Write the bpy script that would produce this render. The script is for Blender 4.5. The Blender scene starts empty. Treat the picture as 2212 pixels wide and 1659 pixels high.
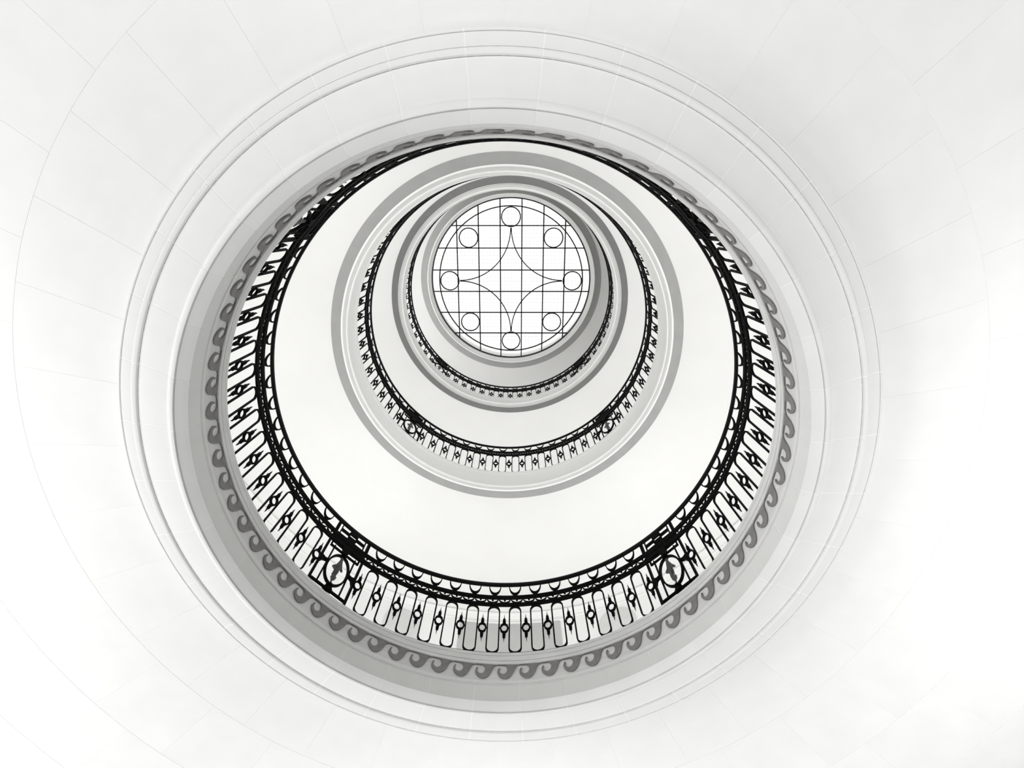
import bpy, bmesh, math, random
from mathutils import Matrix, Vector
random.seed(7)
C = bpy.context.scene.collection
sc = bpy.context.scene
S = 2.4          # metres per plan unit (the railings run at radius 1.0)
Z0 = 1.5         # height of the lens above the hall floor

# ------------------------------------------------------------------ camera
F_PX, PITCH, ROLL = 1159.19, math.radians(17.073), math.radians(0.31475)
AX, AY = -0.04771, 0.7111
ca, sa, cb, sb = math.cos(PITCH), math.sin(PITCH), math.cos(ROLL), math.sin(ROLL)
M = Matrix(((1, 0, 0), (0, ca, -sa), (0, sa, ca))) @ Matrix(((cb, 0, sb), (0, 1, 0), (-sb, 0, cb)))
cam_d = bpy.data.cameras.new('camera')
cam_d.sensor_width = 36.0
cam_d.lens = F_PX / 2212 * 36.0
cam_d.clip_end = 200
cam = bpy.data.objects.new('camera', cam_d)
C.objects.link(cam)
r0, r1, r2 = M[0], M[1], M[2]
rot = Matrix(((r0[0], -r1[0], -r2[0]), (r0[1], -r1[1], -r2[1]), (r0[2], -r1[2], -r2[2])))
cam.matrix_world = Matrix.Translation((-AX * S, -AY * S, Z0)) @ rot.to_4x4()
sc.camera = cam

# ------------------------------------------------------------------ exposure, sky, lamps
sc.view_settings.view_transform = 'Standard'
sc.view_settings.look = 'None'
sc.view_settings.exposure = 0.0
sc.view_settings.gamma = 1.0
sc.view_settings.use_curve_mapping = False
sc.cycles.use_denoising = True
sc.cycles.max_bounces = 14
sc.cycles.diffuse_bounces = 8
sc.cycles.transparent_max_bounces = 16

w = bpy.data.worlds.new('overcast_sky')
sc.world = w
w.use_nodes = True
w.node_tree.nodes['Background'].inputs[0].default_value = (1.0, 1.0, 0.995, 1)
w.node_tree.nodes['Background'].inputs[1].default_value = 1.5


def P(R, deg, h):
    a = math.radians(deg)
    return Vector((R * math.sin(a) * S, R * math.cos(a) * S, h * S + Z0))


def area(name, loc, target, size, power, shape='RECTANGLE', size_y=None):
    d = bpy.data.lights.new(name, 'AREA')
    d.shape = shape
    d.size = size
    if size_y:
        d.size_y = size_y
    d.energy = power
    o = bpy.data.objects.new(name, d)
    o.location = loc
    o.rotation_euler = (Vector(target) - Vector(loc)).to_track_quat('-Z', 'Y').to_euler()
    C.objects.link(o)
    return o


# unseen area lights added at the windowless hall wall, key from the lower left
HALL = {-120: 165, -90: 165, -60: 150, -30: 98, 0: 32}
for deg, pw in HALL.items():
    if pw:
        area('hall_key_light', P(3.75, deg, 0.2), P(0.0, deg, .95), 3.0, pw, size_y=2.6)
# unseen fill lights added around the opening, aimed up to brighten the hall ceiling
HALLUP = {0: 100, 45: 46, 90: 140, 135: 26, 180: 118, 225: 12, 270: 76, 315: 10}
for deg, pw in HALLUP.items():
    if pw:
        area('hall_fill_light', P(2.25, deg, -.35), P(2.25, deg, 1), 1.6, pw, 'DISK').data.spread = math.radians(130)
# fill lights added out of view above the gallery floors to whiten the ceilings
GAL = ({0: 20.4, 90: 20, 180: 12.2, 270: 19.2}, {0: 15.2, 90: 15.2, 180: 14.4, 270: 15.6}, {0: 8, 270: 28.5})
for lv, fl in enumerate((1.765, 3.40, 4.985)):
    for q, pw in GAL[lv].items():
        for k in (-30, 0, 30):
            if pw:
                area('gallery_fill_light', P(1.55, q + k, fl + .05), P(1.55, q + k, fl + 2), 1.1, pw, 'DISK')

# ------------------------------------------------------------------ materials


def mat(name, col, rough=.7, spec=.3, noise=None, bump=0.0, scale=6.0, metallic=0.0, streak=None):
    m = bpy.data.materials.new(name)
    m.use_nodes = True
    nt = m.node_tree
    b = nt.nodes['Principled BSDF']
    b.inputs['Base Color'].default_value = (*col, 1)
    b.inputs['Roughness'].default_value = rough
    b.inputs['Specular IOR Level'].default_value = spec
    b.inputs['Metallic'].default_value = metallic
    if noise:
        tc = nt.nodes.new('ShaderNodeTexCoord')
        mp = nt.nodes.new('ShaderNodeMapping')
        mp.inputs['Scale'].default_value = streak or (1, 1, 1)
        n = nt.nodes.new('ShaderNodeTexNoise')
        n.inputs['Scale'].default_value = scale
        n.inputs['Detail'].default_value = 5
        r = nt.nodes.new('ShaderNodeValToRGB')
        r.color_ramp.elements[0].position = .3
        r.color_ramp.elements[1].position = .7
        r.color_ramp.elements[0].color = (*[c * (1 - noise) for c in col], 1)
        r.color_ramp.elements[1].color = (*[min(1, c * (1 + noise * .5)) for c in col], 1)
        nt.links.new(tc.outputs['Object'], mp.inputs[0])
        nt.links.new(mp.outputs[0], n.inputs['Vector'])
        nt.links.new(n.outputs['Fac'], r.inputs[0])
        nt.links.new(r.outputs[0], b.inputs['Base Color'])
        if bump:
            bp = nt.nodes.new('ShaderNodeBump')
            bp.inputs['Strength'].default_value = bump
            bp.inputs['Distance'].default_value = .01
            nt.links.new(n.outputs['Fac'], bp.inputs['Height'])
            nt.links.new(bp.outputs[0], b.inputs['Normal'])
    return m


CEILM = mat('white_ceiling_plaster', (.79, .79, .78), .8, .2, .02, 0, 1.5)
PLASTER = mat('white_plaster', (.91, .91, .90), .8, .2, .02, 0, 1.5)
WALLM = mat('gallery_wall_paint', (.84, .84, .83), .8, .2, .02, 0, 2)
STONE = mat('pale_limestone', (.83, .83, .818), .75, .25, .03, .05, 3)
DRUMST = mat('drum_limestone', (.76, .76, .75), .75, .25, .08, .15, 4, streak=(1, 1, 6))
MORTAR = mat('white_mortar', (.91, .91, .90), .9, .1)
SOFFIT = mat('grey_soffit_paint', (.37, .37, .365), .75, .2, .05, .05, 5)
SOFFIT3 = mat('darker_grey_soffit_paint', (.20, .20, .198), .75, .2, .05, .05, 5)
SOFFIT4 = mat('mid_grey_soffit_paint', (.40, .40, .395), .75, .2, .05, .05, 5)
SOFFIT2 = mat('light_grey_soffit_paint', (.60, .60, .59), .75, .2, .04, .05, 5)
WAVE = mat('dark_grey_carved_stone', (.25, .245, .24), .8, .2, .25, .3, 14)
IRON = mat('black_wrought_iron', (.0025, .0025, .0025), .6, .04, .3, .1, 40)
HANDR = mat('black_handrail', (.003, .003, .003), .45, .08, .3, 0, 30)
BRONZE = mat('dull_grey_cast_metal', (.07, .069, .067), .5, .3, .3, .3, 30)
LEAD = mat('dark_lead_came', (.012, .012, .012), .6, .3)
WIRE = mat('grey_glazing_bar', (.35, .35, .35), .6, .3)
FLOORM = mat('pale_marble_floor', (.80, .79, .77), .5, .3, .08, 0, 2)
HALLFLOOR = mat('grey_stone_floor', (.17, .168, .163), .5, .3, .10, 0, 2)
HALLWALL = mat('grey_stone_hall_wall', (.17, .17, .166), .8, .2, .06, .1, 2)
DOORM2 = mat('pale_painted_door', (.66, .66, .65), .6, .3, .05, 0, 5)
DOORM = mat('grey_painted_door', (.50, .50, .49), .6, .3, .05, 0, 5)

GLASS = bpy.data.materials.new('clear_skylight_glass')
GLASS.use_nodes = True
nt = GLASS.node_tree
for n in list(nt.nodes):
    if n.type == 'BSDF_PRINCIPLED':
        nt.nodes.remove(n)
tr = nt.nodes.new('ShaderNodeBsdfTransparent')
tr.inputs[0].default_value = (.97, .97, .97, 1)
gl = nt.nodes.new('ShaderNodeBsdfGlossy')
gl.inputs['Roughness'].default_value = .05
mx = nt.nodes.new('ShaderNodeMixShader')
mx.inputs[0].default_value = .05
nt.links.new(tr.outputs[0], mx.inputs[1])
nt.links.new(gl.outputs[0], mx.inputs[2])
nt.links.new(mx.outputs[0], nt.nodes['Material Output'].inputs[0])

# ------------------------------------------------------------------ mesh helpers (all in plan units, scaled by S on linking)


class MB:
    def __init__(self):
        self.v, self.f = [], []

    def add(self, vs, fs):
        o = len(self.v)
        self.v += [tuple(p) for p in vs]
        self.f += [tuple(i + o for i in f) for f in fs]

    def box(self, x0, x1, y0, y1, z0, z1):
        vs = [(x, y, z) for z in (z0, z1) for y in (y0, y1) for x in (x0, x1)]
        self.add(vs, [(0, 2, 3, 1), (4, 5, 7, 6), (0, 1, 5, 4), (2, 6, 7, 3), (0, 4, 6, 2), (1, 3, 7, 5)])

    def prism(self, poly, y0, y1):
        """polygon in (x, z) extruded along y; the face is triangulated later"""
        n = len(poly)
        vs = [(x, y0, z) for x, z in poly] + [(x, y1, z) for x, z in poly]
        fs = [tuple(range(n)), tuple(range(2 * n - 1, n - 1, -1))]
        fs += [(i, i + n, (i + 1) % n + n, (i + 1) % n) for i in range(n)]
        self.add(vs, fs)

    def strip(self, pts, wd, y0, y1, closed=False):
        """bar of rectangular section along a path in (x, z); wd number or list of widths"""
        n = len(pts)
        L, Rr = [], []
        for i in range(n):
            if closed:
                a, b = pts[i - 1], pts[(i + 1) % n]
            else:
                a, b = pts[max(i - 1, 0)], pts[min(i + 1, n - 1)]
            dx, dz = b[0] - a[0], b[1] - a[1]
            l = math.hypot(dx, dz) or 1
            ww = (wd[i] if isinstance(wd, (list, tuple)) else wd) / 2
            nx, nz = -dz / l * ww, dx / l * ww
            L.append((pts[i][0] + nx, pts[i][1] + nz))
            Rr.append((pts[i][0] - nx, pts[i][1] - nz))
        vs = []
        for i in range(n):
            vs += [(L[i][0], y0, L[i][1]), (Rr[i][0], y0, Rr[i][1]), (Rr[i][0], y1, Rr[i][1]), (L[i][0], y1, L[i][1])]
        fs = []
        for i in range(n if closed else n - 1):
            a, b = 4 * i, 4 * ((i + 1) % n)
            for k in range(4):
                fs.append((a + k, a + (k + 1) % 4, b + (k + 1) % 4, b + k))
        if not closed:
            fs += [(3, 2, 1, 0), (4 * n - 4, 4 * n - 3, 4 * n - 2, 4 * n - 1)]
        self.add(vs, fs)

    def spin(self, prof, cx, cy, segs=8, sx=1, sy=1):
        """turned piece about a vertical axis at (cx, cy): prof = [(r, z)]"""
        n = len(prof)
        vs = []
        for k in range(segs):
            a = 2 * math.pi * k / segs
            for r, z in prof:
                vs.append((cx + r * math.cos(a) * sx, cy + r * math.sin(a) * sy, z))
        fs = []
        for k in range(segs):
            a, b = k * n, ((k + 1) % segs) * n
            for i in range(n - 1):
                fs.append((a + i, b + i, b + i + 1, a + i + 1))
        fs.append(tuple(k * n for k in range(segs))[::-1])
        fs.append(tuple(k * n + n - 1 for k in range(segs)))
        self.add(vs, fs)

    def lathe(self, prof, a0=0.0, a1=360.0, segs=216, closed_prof=True):
        """ring or ring sector about the well's axis: prof = [(R, h)], angles in degrees"""
        full = abs(a1 - a0 - 360) < 1e-6
        n = len(prof)
        cnt = segs if full else segs + 1
        vs = []
        for k in range(cnt):
            a = math.radians(a0 + (a1 - a0) * k / segs)
            for R, h in prof:
                vs.append((R * math.sin(a), R * math.cos(a), h))
        fs = []
        for k in range(segs):
            a, b = k * n, ((k + 1) % cnt) * n
            for i in range(n if closed_prof else n - 1):
                j = (i + 1) % n
                fs.append((a + i, a + j, b + j, b + i))
        if not full and closed_prof:
            fs.append(tuple(range(n - 1, -1, -1)))
            fs.append(tuple((cnt - 1) * n + i for i in range(n)))
        self.add(vs, fs)

    def mesh(self, name, m, smooth=40):
        me = bpy.data.meshes.new(name)
        me.from_pydata([(x * S, y * S, z * S) for x, y, z in self.v], [], self.f)
        bm = bmesh.new()
        bm.from_mesh(me)
        bmesh.ops.recalc_face_normals(bm, faces=bm.faces)
        big = [f for f in bm.faces if len(f.verts) > 4]
        if big:
            bmesh.ops.triangulate(bm, faces=big)
        bm.to_mesh(me)
        bm.free()
        me.materials.append(m)
        if smooth:
            for p in me.polygons:
                p.use_smooth = True
            me.set_sharp_from_angle(angle=math.radians(smooth))
        return me

    def build(self, name, m, parent=None, smooth=40, z=0.0):
        return put(name, self.mesh(name, m, smooth), parent, z=z)


def put(name, me, parent=None, deg=0.0, z=0.0):
    o = bpy.data.objects.new(name, me)
    o.rotation_euler = (0, 0, -math.radians(deg))
    o.location = (0, 0, (z * S if parent else z * S + Z0))
    if parent:
        o.parent = parent
    C.objects.link(o)
    return o


def struct(o, label=None):
    o['kind'] = 'structure'
    if label:
        o['label'] = label
    return o


def ell(cx, cz, a, b, t0=0, t1=360, n=24):
    return [(cx + a * math.cos(math.radians(t0 + (t1 - t0) * i / n)), cz + b * math.sin(math.radians(t0 + (t1 - t0) * i / n))) for i in range(n + 1)]


# ------------------------------------------------------------------ the hall below
HF = -Z0 / S
b = MB()
b.lathe([(0.001, HF), (4.0, HF), (4.0, HF - .05), (.001, HF - .05)], segs=96)
struct(b.build('floor', HALLFLOOR), 'grey stone floor of the round hall')
b = MB()
b.lathe([(4.0, HF - .05), (4.0, 1.75), (4.1, 1.75), (4.1, HF - .05)], segs=96)
struct(b.build('wall_hall', HALLWALL), 'round grey stone wall of the hall')

HC = 1.572       # underside of the hall ceiling
b = MB()
b.lathe([(1.15, HC + .0007), (4.0, HC + .0007), (4.0, HC + .09), (1.15, HC + .09)])
ceil = struct(b.build('ceiling', STONE), 'white stone hall ceiling laid in rings around the round opening')
GAP = .0032


def sector_mesh(name, m, prof, width, gap_r, segs=8):
    q = MB()
    d = math.degrees(gap_r / 2)
    q.lathe(prof, -width / 2 + d, width / 2 - d, segs)
    return q.mesh(name, m, 30)


for (Ra, Rb, ph) in ((1.172, 1.505, 4), (1.505, 1.85, 9), (1.85, 2.2, 4), (2.2, 2.6, 9), (2.6, 4.0, 4)):
    e = .0004
    me = sector_mesh('ceiling_stone', STONE, [(Ra + .0006, HC + e), (Ra + .0006 + e, HC), (Rb - .0006 - e, HC), (Rb - .0006, HC + e), (Rb - .0006, HC + .02), (Ra + .0006, HC + .02)], 10, GAP * .6 / ((Ra + Rb) / 2), 6)
    for k in range(36):
        put('ceiling_stone', me, ceil, ph + 10 * k)

# the moulded stone ring around the opening, one block after another
prof = [(1.1690, HC + .02), (1.1690, 1.533), (1.1670, 1.5300), (1.1625, 1.5290), (1.1605, 1.5300), (1.1595, 1.5340), (1.1580, 1.5300), (1.1265, 1.5245), (1.1248, 1.5250), (1.1244, 1.5310), (1.1232, 1.5310), (1.1226, 1.5215), (1.119, 1.5175),
        (1.112, 1.5160), (1.106, 1.5175), (1.1032, 1.5210), (1.1026, 1.5270), (1.1014, 1.5270), (1.1008, 1.5220),
        (1.0040, 1.5045), (1.0024, 1.5050), (1.0015, 1.4990), (.9985, 1.4935), (.993, 1.4895), (.985, 1.4880), (.9800, 1.4890), (.9785, 1.4960), (.9773, 1.4960), (.9765, 1.4930),
        (.9690, 1.4965), (.9600, 1.5005), (.9500, 1.5060), (.9454, 1.5085), (.9465, 1.530), (.9475, 1.575), (.9475, 1.60), (1.05, 1.62), (1.16, 1.60)]
# mortar bed: the same profile drawn in a little
b = MB()
core = [(R + (.0007 if R < .95 else -.0007 if R > 1.165 else 0), h + .0007) for R, h in prof]
b.lathe(core)
ring = struct(b.build('trim_1', MORTAR), 'moulded stone ring around the round opening of the hall ceiling')
me = sector_mesh('voussoir', STONE, prof, 10, GAP, 8)
for k in range(36):
    put('voussoir', me, ring, 9 + 10 * k)

# drum above it: fascia, wave frieze, cornice
b = MB()
b.lathe([(.9520, 1.5765), (.9520, 1.579), (.9450, 1.5795), (.9440, 1.584), (.9460, 1.588), (.9490, 1.589), (.9495, 1.674), (1.0, 1.674), (1.0, 1.578)])
drum = struct(b.build('trim_2', DRUMST), 'grey stone frieze with carved waves at the edge of the lowest gallery')
b = MB()
b.lathe([(.9495, 1.673), (.9400, 1.674), (.9385, 1.683), (.9400, 1.6865), (.9450, 1.687), (.9450, 1.690), (.9400, 1.6905), (.9370, 1.698), (.9372, 1.706), (.9400, 1.712), (.9455, 1.7125), (.9455, 1.716), (.9415, 1.7165), (.9405, 1.724), (.9420, 1.731), (.9460, 1.735), (1.0, 1.735), (1.0, 1.673)])
b.build('cornice', DRUMST, drum)
# one wave of the frieze (drawn 300 wide, 190 high)
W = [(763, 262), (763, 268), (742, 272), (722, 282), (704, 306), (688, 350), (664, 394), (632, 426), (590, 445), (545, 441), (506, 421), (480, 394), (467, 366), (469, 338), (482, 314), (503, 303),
     (498, 326), (495, 350), (505, 373), (527, 386), (556, 386), (584, 370), (600, 342), (602, 315), (594, 293), (580, 276), (562, 270), (463, 268), (463, 262)]  # flat strip along the top draws in the shadow and dirt under the cornice
pw = 2 * math.pi / 70 * .9495
b = MB()
W2 = []
for i, (x, y) in enumerate(W):          # one pass of corner cutting on the curved part
    if y < 271:
        W2.append((x, y))
    else:
        for (px, py) in (W[i - 1], W[(i + 1) % len(W)]):
            W2.append((x * .72 + px * .28, y * .72 + py * .28))
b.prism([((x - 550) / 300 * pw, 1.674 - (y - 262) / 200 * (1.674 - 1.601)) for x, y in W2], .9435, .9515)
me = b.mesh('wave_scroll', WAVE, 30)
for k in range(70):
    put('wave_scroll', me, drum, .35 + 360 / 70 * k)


# ------------------------------------------------------------------ galleries
# (outer soffit R, h) (inner soffit R, h) (fascia foot h) (slab edge h) (floor h)
FLOORS = (1.755, 3.405, 4.98)
CEILS = (3.201, 4.850, 6.520)
b = MB()
b.lathe([(.950, 1.735), (1.0, 1.755), (2.05, 1.755), (2.05, 1.70), (1.2, 1.68), (.96, 1.69)])
struct(b.build('floor', FLOORM), 'floor of the lowest gallery behind the railing')
for i, (hc, edge, fl) in enumerate(((3.201, 3.368, 3.405), (4.850, 4.966, 4.98))):
    Ro, Ri, hi = ((1.0690, .988, 3.166), (1.0641, .994, 4.815))[i]
    b = MB()
    b.lathe([(1.05, hc), (2.05, hc), (2.05, hc + .06), (1.05, hc + .06)])
    struct(b.build('ceiling', CEILM), ('white plaster ceiling of the lowest gallery', 'white plaster ceiling of the middle gallery')[i])
    b = MB()
    b.lathe([(.97, edge), (1.0, fl), (2.05, fl), (2.05, fl - .05), (1.2, fl - .06), (.98, fl - .08)])
    struct(b.build('floor', FLOORM), ('floor of the middle gallery behind the railing', 'floor of the top gallery behind the railing')[i])
    # grey ring under the edge of the gallery and the white fascia above
    b = MB()
    n = 8
    pr = []
    for k in range(n + 1):
        t = k / n
        pr.append((Ro + (Ri - Ro) * t, hc - .002 - (hc - hi) * t ** 1.3))
    b.lathe(pr + [(Ri, hc + .05), (Ro, hc + .05)])
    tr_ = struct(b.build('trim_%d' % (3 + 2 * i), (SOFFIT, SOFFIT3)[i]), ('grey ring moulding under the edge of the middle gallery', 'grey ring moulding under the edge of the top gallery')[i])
    b = MB()
    b.lathe([(Ri, hi - .0005), (Ri - .006, hi - .006), (Ri - .014, hi - .008), (.968, hi - .006), (.968, hi + .03), (Ri, hi + .03)])
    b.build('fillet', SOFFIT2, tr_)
    b = MB()
    b.lathe([(.9680, hi - .004), (.9600, hi - .010), (.9560, hi - .002), (.9580, hi + .006), (.9600, hi + .010), (.9600, edge - .042), (.9575, edge - .040), (.9570, edge), (1.0, edge), (1.0, hi)])
    struct(b.build('trim_%d' % (4 + 2 * i), PLASTER), ('white curved fascia of the middle gallery edge', 'white curved fascia of the top gallery edge')[i])

for i in range(3):
    b = MB()
    lo = FLOORS[i] - .05
    hi = CEILS[i] + .06
    b.lathe([(2.01, lo), (2.01, hi), (2.09, hi), (2.09, lo)], segs=144)
    struct(b.build('wall_gallery', WALLM), 'white round back wall of the %s gallery' % ('lowest', 'middle', 'top')[i])
# mouldings where the lowest gallery wall meets its ceiling
b = MB()
b.lathe([(2.012, 3.130), (2.004, 3.131), (2.004, 3.142), (2.009, 3.1425), (2.009, 3.1475), (2.000, 3.150), (1.996, 3.158), (1.996, 3.168), (1.990, 3.176), (1.984, 3.184), (1.984, 3.1945), (2.006, 3.195), (2.006, 3.2015), (2.012, 3.2015)], segs=144)
struct(b.build('trim_7', WALLM), 'white cornice moulding along the lowest gallery wall')


def on_wall(poly, R0, R1):
    q = MB()
    n = len(poly)
    vs = []
    for R in (R0, R1):
        for d, h in poly:
            a = math.radians(d)
            vs.append((R * math.sin(a), R * math.cos(a), h))
    fs = [tuple(range(n)), tuple(range(2 * n - 1, n - 1, -1))] + [(j, j + n, (j + 1) % n + n, (j + 1) % n) for j in range(n)]
    q.add(vs, fs)
    return q


b = MB()
b.lathe([(2.012, 1.755), (2.012, 3.102), (2.002, 3.102), (2.002, 1.755)], -9.5, 10.5, 12)
d1 = struct(b.build('door_1', DOORM), 'wide grey door in the lowest gallery wall facing the camera')
b = MB()
b.lathe([(2.013, 3.103), (2.013, 3.118), (1.998, 3.118), (1.998, 3.103)], -10.6, 11.6, 12)
b.build('door_lintel', WALLM, d1)
for k, d in enumerate((-20.6, 21.6)):
    pts = [(d - 3.6, 1.756), (d + 3.6, 1.756)] + [(d + 3.6 * math.cos(math.radians(t)), 2.985 + .115 * math.sin(math.radians(t))) for t in range(0, 181, 15)]
    o = struct(on_wall(pts, 2.012, 2.004).build('door_%d' % (k + 2), DOORM2, smooth=0), ('grey arched door left of the wide gallery door', 'grey arched door right of the wide gallery door')[k])

# ------------------------------------------------------------------ wrought-iron railings
PITCH_D = 5.52
PANELS = (45, 135, 225, 315)
BAY0 = (0, 90, 180, 270)


def rail_meshes():
    m = {}
    b = MB()
    b.lathe([(.9945, .455), (.9940, .470), (.9965, .478), (1.0030, .478), (1.0055, .470), (1.0050, .455), (1.0020, .4525), (.9970, .4525)])
    m['handrail'] = b.mesh('handrail', HANDR, 50)
    for nm, z0, z1 in (('upper_bar', .3625, .3835), ('lower_bar', .3145, .3335), ('base_bar', .020, .034)):
        b = MB()
        b.lathe([(.9955, z0), (.9955, z1), (1.0045, z1), (1.0045, z0)])
        m[nm] = b.mesh(nm, IRON, 40)
    y0, y1 = .9955, 1.0045
    # long loop with round ends
    hw, zt, zb = .0255, .3085, .036
    b = MB()
    pts = ell(0, zt - .030, hw, .030, 0, 180, 10) + ell(0, zb + .026, hw, .026, 180, 360, 10)
    b.strip(pts, .0054, y0, y1, True)
    b.prism([(-.013, .3165), (-.0175, .311), (-.0245, .295), (-.0235, .291), (-.015, .3035), (0, .3065), (.015, .3035), (.0235, .291), (.0245, .295), (.0175, .311), (.013, .3165)], y0 + .001, y1 - .001)
    m['baluster_loop'] = b.mesh('baluster_loop', IRON, 40)
    # pendant half ring under the handrail
    b = MB()
    pts = ell(0, .456, .0275, .058, 180, 360, 14)
    ws = [.0042 + .009 * max(0, math.sin(math.pi * i / 14)) ** 4 for i in range(15)]
    b.strip(pts, ws, y0 + .001, y1 - .001)
    b.prism([(-.012, .3835), (.012, .3835), (.006, .398), (-.006, .398)], y0 + .001, y1 - .001)
    m['half_ring'] = b.mesh('half_ring', IRON, 40)
    # scallop with a drop
    b = MB()
    pts = ell(0, .3640, .0270, .0265, 180, 360, 10)
    b.strip(pts, [.0024 + .003 * math.sin(math.pi * i / 10) for i in range(11)], y0 + .001, y1 - .001)
    b.prism([(-.0038, .3635), (.0038, .3635), (.0038, .357), (.0048, .354), (.0, .3500), (-.0048, .354), (-.0038, .357)], y0 + .001, y1 - .001)
    m['scallop'] = b.mesh('scallop', IRON, 40)
    # oval ring with a leafy spear above and below
    b = MB()
    zc = .1755
    b.strip(ell(0, zc, .0158, .0242, 0, 360, 20)[:-1], .0060, y0, y1, True)
    up = [(0, .082), (.0018, .060), (.0035, .052), (.0062, .054), (.0052, .046), (.0072, .038), (.0066, .030), (.0040, .028), (.0080, .0255), (0, .0225)]
    sp = [(x, zc + z) for x, z in up] + [(-x, zc + z) for x, z in up[::-1][1:-1]]
    b.prism(sp, .9955, 1.0045)
    b.prism([(x, zc - (z - zc) * 1.0) for x, z in sp], .9955, 1.0045)
    b.spin([(.0012, zc + .026), (.0062, zc + .033), (.0058, zc + .044), (.0025, zc + .053), (.0005, zc + .064)], 0, 1.0, 8)
    b.spin([(.0012, zc - .026), (.0062, zc - .033), (.0058, zc - .044), (.0025, zc - .053), (.0005, zc - .064)], 0, 1.0, 8)
    b.box(-.0235, -.0170, y0 + .002, y1 - .002, zc - .003, zc + .003)
    b.box(.0170, .0235, y0 + .002, y1 - .002, zc - .003, zc + .003)
    m['finial_ring'] = b.mesh('finial_ring', IRON, 40)
    # oval panel
    T = lambda d: math.sin(math.radians(d))
    b = MB()
    for s in (-1, 1):
        x = s * T(5.25)
        b.box(x - .0048, x + .0048, .993, 1.0055, .0, .324)
        x = s * T(3.25)
        b.box(x - .0026, x + .0026, .994, 1.004, .060, .300)
        xa, xb = sorted((s * T(.9), s * T(4.9)))
        b.box(xa, xb, .9955, 1.0045, .055, .064)
        xa, xb = sorted((s * T(.7), s * T(4.3)))
        b.box(xa, xb, .9955, 1.0045, .287, .2935)
        b.box(s * T(4.3) - .0035, s * T(4.3) + .0030, .9955, 1.0045, .287, .324)
    # deep bars over the panel
    b.box(-T(5.4), T(5.4), .9925, 1.0055, .322, .346)
    b.box(-T(5.4), T(5.4), .9925, 1.0055, .359, .3835)
    b.prism([(-.022, .323), (.022, .323), (.013, .300), (.010, .276), (-.010, .276), (-.013, .300)], .991, 1.006)
    m['panel_frame'] = b.mesh('panel_frame', IRON, 30)
    b = MB()
    zc2 = .179
    b.strip(ell(0, zc2, .0525, .0900, 0, 360, 32)[:-1], .0075, .9935, 1.0050, True)
    m['oval_ring'] = b.mesh('oval_ring', IRON, 40)
    b = MB()
    b.spin([(.004, .262), (.014, .268), (.015, .276), (.006, .284)], 0, .9985, 10)
    m['top_knob'] = b.mesh('top_knob', IRON, 40)
    b = MB()
    b.spin([(.004, .094), (.013, .088), (.016, .078), (.009, .070), (.012, .062), (.012, .052)], 0, .9985, 10)
    b.prism([(-.02, .062), (-.012, .075), (.012, .075), (.02, .062), (.02, .052), (-.02, .052)], .993, 1.0055)
    m['bottom_knob'] = b.mesh('bottom_knob', IRON, 40)
    # leaf bracket between post and oval
    b = MB()
    b.prism([(0, .030), (.006, .012), (.020, .006), (.034, .010), (.038, .002), (.030, -.004), (.016, -.010), (.006, -.030), (0, -.046)], .9925, 1.005)
    m['leaf_bracket'] = b.mesh('leaf_bracket', IRON, 40)
    # hanging torch ornament in the oval
    b = MB()
    b.prism([(-.005, .084), (.005, .084), (.007, .060), (.016, .030), (.026, .012), (.022, .006), (.010, .014), (.011, -.006), (.007, -.034), (.001, -.012), (-.005, -.034), (-.013, -.036), (-.012, -.004), (-.024, .004), (-.027, .010),
             (-.014, .026), (-.007, .060)], .9965, 1.0015)
    b.prism([(0, -.010), (.004, -.032), (.013, -.040), (.011, -.054), (.004, -.062), (.0015, -.086), (-.0015, -.086), (-.006, -.060), (-.012, -.050), (-.010, -.038), (-.003, -.032)], .9965, 1.0015)
    b.spin([(.002, .050), (.007, .030), (.009, .006), (.006, -.020), (.001, -.030)], 0, .999, 8)
    m['torch_ornament'] = b.mesh('torch_ornament', BRONZE, 40)
    # fret between the handrail and the panel
    b = MB()
    ya, yb = .9935, 1.0055
    for s in (-1, 1):
        for d, wd in ((5.2, .0085), (4.75, .0035), (3.85, .0035)):
            x = s * T(d)
            b.box(x - wd / 2, x + wd / 2, ya, yb, .381, .456)
    for x0, x1, z in ((-3.85, -1.0, .420), (-1.2, 1.2, .436), (-1.2, 1.2, .405), (1.0, 3.85, .420)):
        b.box(T(x0), T(x1), ya, yb, z - .0045, z + .0045)
    for x in (-1.15, 1.15):
        b.box(T(x) - .003, T(x) + .003, ya, yb, .4005, .4405)
    m['fret'] = b.mesh('fret', IRON, 30)
    return m


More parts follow.
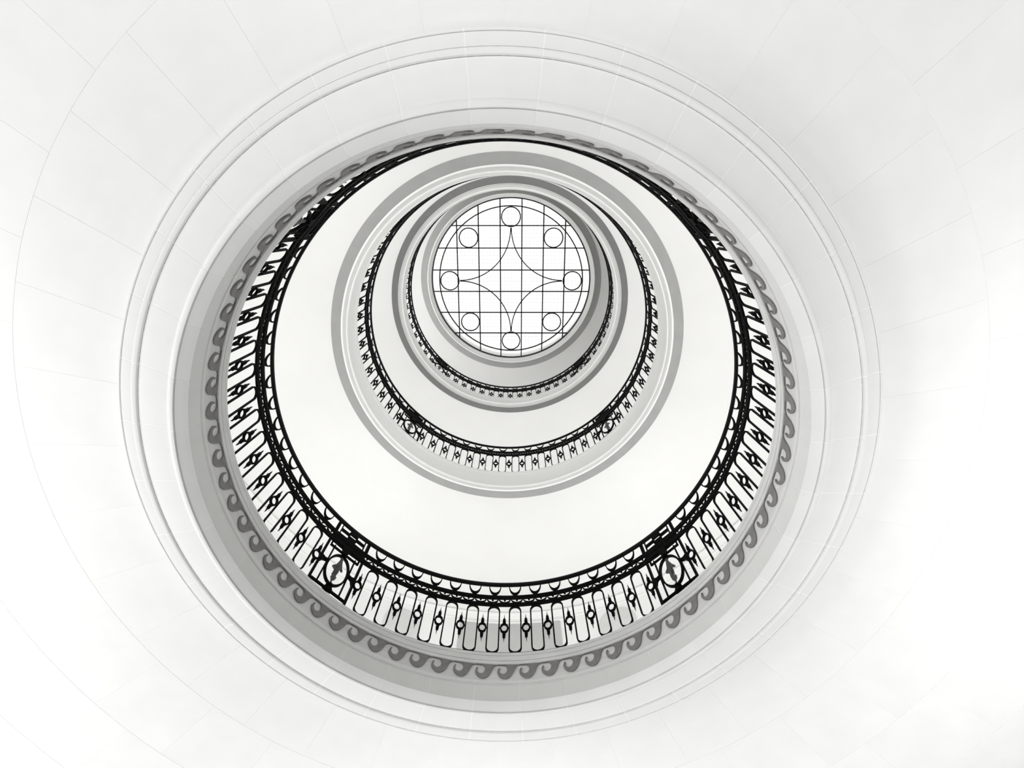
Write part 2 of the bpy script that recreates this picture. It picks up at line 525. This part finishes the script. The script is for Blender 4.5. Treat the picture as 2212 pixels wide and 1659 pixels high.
RM = rail_meshes()
RAIL_LABELS = ('black wrought-iron ring railing of the lowest gallery, largest of the three',
               'black wrought-iron ring railing of the middle gallery, second in size',
               'small black wrought-iron ring railing of the top gallery, just below the skylight')
for lv, (fl, rail_phase) in enumerate(((1.755, 0.15), (3.405, .30), (4.985, .10))):
    root = bpy.data.objects.new('gallery_railing', None)
    root.location = (0, 0, fl * S + Z0)
    root.rotation_euler = (0, 0, -math.radians(rail_phase))
    root['label'] = RAIL_LABELS[lv]
    root['category'] = 'railing'
    root['group'] = 'ring railings of the galleries'
    C.objects.link(root)
    for nm in ('handrail', 'upper_bar', 'lower_bar', 'base_bar'):
        put(nm, RM[nm], root)
    for bay in BAY0:
        for k in range(-7, 8):
            put('finial_ring', RM['finial_ring'], root, bay + k * PITCH_D)
        for k in range(14):
            d = bay + (k - 6.5) * PITCH_D
            put('baluster_loop', RM['baluster_loop'], root, d)
            put('half_ring', RM['half_ring'], root, d)
        for k in range(25):
            put('scallop', RM['scallop'], root, bay + (k - 12) * 3.25)
    for pd in PANELS:
        pf = put('panel', RM['panel_frame'], root, pd)
        for nm in ('oval_ring', 'top_knob', 'bottom_knob', 'torch_ornament', 'fret'):
            o = put(nm, RM[nm], pf)
            if nm == 'torch_ornament':
                o.location = (0, 0, .179 * S)
                o['label'] = 'dull grey hanging torch ornament'
        for s in (-1, 1):
            o = put('leaf_bracket', RM['leaf_bracket'], pf)
            o.location = (s * math.sin(math.radians(5.25)) * S, 0, .190 * S)
            o.scale = (-s, 1, 1)

# ------------------------------------------------------------------ skylight
HS = 6.56
RS = .9513
b = MB()
b.lathe([(1.05, 6.520), (2.05, 6.520), (2.05, 6.58), (1.05, 6.58)])
struct(b.build('ceiling', CEILM), 'white plaster ceiling of the top gallery around the skylight')
b = MB()
pr = [(1.080 + (.994 - 1.080) * k / 8, 6.518 - .05 * (k / 8) ** 1.3) for k in range(9)]
b.lathe(pr + [(.994, 6.57), (1.08, 6.57)])
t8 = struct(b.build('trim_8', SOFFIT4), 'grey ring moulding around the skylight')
b = MB()
b.lathe([(.996, 6.467), (.985, 6.470), (.978, 6.485), (.974, 6.505), (.970, 6.509), (.966, 6.512), (.960, 6.53), (RS + .004, 6.545), (RS + .004, 6.60), (.996, 6.60)])
b.build('white_bead', PLASTER, t8)

b = MB()
b.lathe([(RS - .008, HS - .012), (RS + .006, HS - .012), (RS + .006, HS + .02), (RS - .008, HS + .02)])
sky = struct(b.build('window_1', LEAD), 'round leaded skylight with four-pointed star and eight small circles')
sky['category'] = 'skylight'
LW = .0130
xs = [-.672, -.403, -.134, .134, .403, .672]
xs = [x * RS for x in xs]


def came_path(pts, closed=False, wd=LW):
    q = MB()
    q.strip(pts, wd, 0, .016, closed)
    q.v = [(x, z, HS - .008 + y) for x, y, z in q.v]
    return q


for x in xs:
    L = math.sqrt(RS * RS - x * x) - .002
    came_path([(x, -L), (x, L)]).build('lead_bar', LEAD, sky, 0)
    came_path([(-L, x), (L, x)]).build('lead_bar', LEAD, sky, 0)
came_path(ell(0, 0, .905 * RS, .905 * RS, 0, 360, 96)[:-1], True).build('lead_circle', LEAD, sky)
me = came_path(ell(0, 0, .116 * RS, .116 * RS, 0, 360, 32)[:-1], True).mesh('small_lead_circle', LEAD)
for cx, cy in ((0, .776), (0, -.776), (.776, 0), (-.776, 0), (.527, .527), (-.527, .527), (.527, -.527), (-.527, -.527)):
    o = put('small_lead_circle', me, sky)
    o.location = (cx * RS * S, cy * RS * S, 0)
for qx, qy, t0 in ((1, 1, 180), (-1, 1, 270), (-1, -1, 0), (1, -1, 90)):
    c = .648 * RS
    came_path(ell(qx * c, qy * c, c - .004, c - .004, t0, t0 + 90, 24), wd=.0115).build('star_arc', LEAD, sky)
# one pane of glass in every cell
edges = [-1.2 * RS] + xs + [1.2 * RS]


def clip_pane(x0, x1, y0, y1, R):
    pts = []
    N = 8
    ring_ = [(x0 + (x1 - x0) * i / N, y0) for i in range(N)] + [(x1, y0 + (y1 - y0) * i / N) for i in range(N)] + \
            [(x1 - (x1 - x0) * i / N, y1) for i in range(N)] + [(x0, y1 - (y1 - y0) * i / N) for i in range(N)]
    poly = ring_
    # clip against a 96-gon
    for k in range(96):
        a = 2 * math.pi * k / 96
        nx, ny = math.cos(a), math.sin(a)
        out = []
        for i in range(len(poly)):
            p, q = poly[i - 1], poly[i]
            dp, dq = p[0] * nx + p[1] * ny - R, q[0] * nx + q[1] * ny - R
            if dp <= 0:
                if dq <= 0:
                    out.append(q)
                else:
                    t = dp / (dp - dq)
                    out.append((p[0] + (q[0] - p[0]) * t, p[1] + (q[1] - p[1]) * t))
            elif dq <= 0:
                t = dp / (dp - dq)
                out.append((p[0] + (q[0] - p[0]) * t, p[1] + (q[1] - p[1]) * t))
                out.append(q)
        poly = out
        if len(poly) < 3:
            return None
    for p in poly:
        if not pts or math.hypot(p[0] - pts[-1][0], p[1] - pts[-1][1]) > 1e-4:
            pts.append(p)
    if len(pts) > 1 and math.hypot(pts[0][0] - pts[-1][0], pts[0][1] - pts[-1][1]) < 1e-4:
        pts.pop()
    return pts if len(pts) > 2 else None


for i in range(7):
    for j in range(7):
        g = .001
        pts = clip_pane(edges[i] + g, edges[i + 1] - g, edges[j] + g, edges[j + 1] - g, RS - .006)
        if not pts:
            continue
        b = MB()
        b.prism(pts, 0, .0015)
        b.v = [(x, z, HS + .002 + y) for x, y, z in b.v]
        b.build('glass_pane', GLASS, sky, 0)
# the lantern above: curb and fine glazing bars of the outer roof
b = MB()
b.lathe([(1.02, HS + .02), (1.02, HS + .50), (1.10, HS + .50), (1.10, HS + .02)], segs=96)
struct(b.build('wall_lantern', PLASTER), 'white curb wall of the roof lantern above the skylight')
b = MB()
HG = HS + .42
for k in range(-24, 25):
    x = k * .0455 + .006
    if abs(x) < .98:
        L = math.sqrt(1.0 - x * x)
        b.box(x - .0008, x + .0008, -L, L, HG, HG + .004)
        b.box(-L, L, x - .0008, x + .0008, HG + .004, HG + .008)
o = b.build('outer_glazing_bars', WIRE, sky, 0)
o['kind'] = 'stuff'
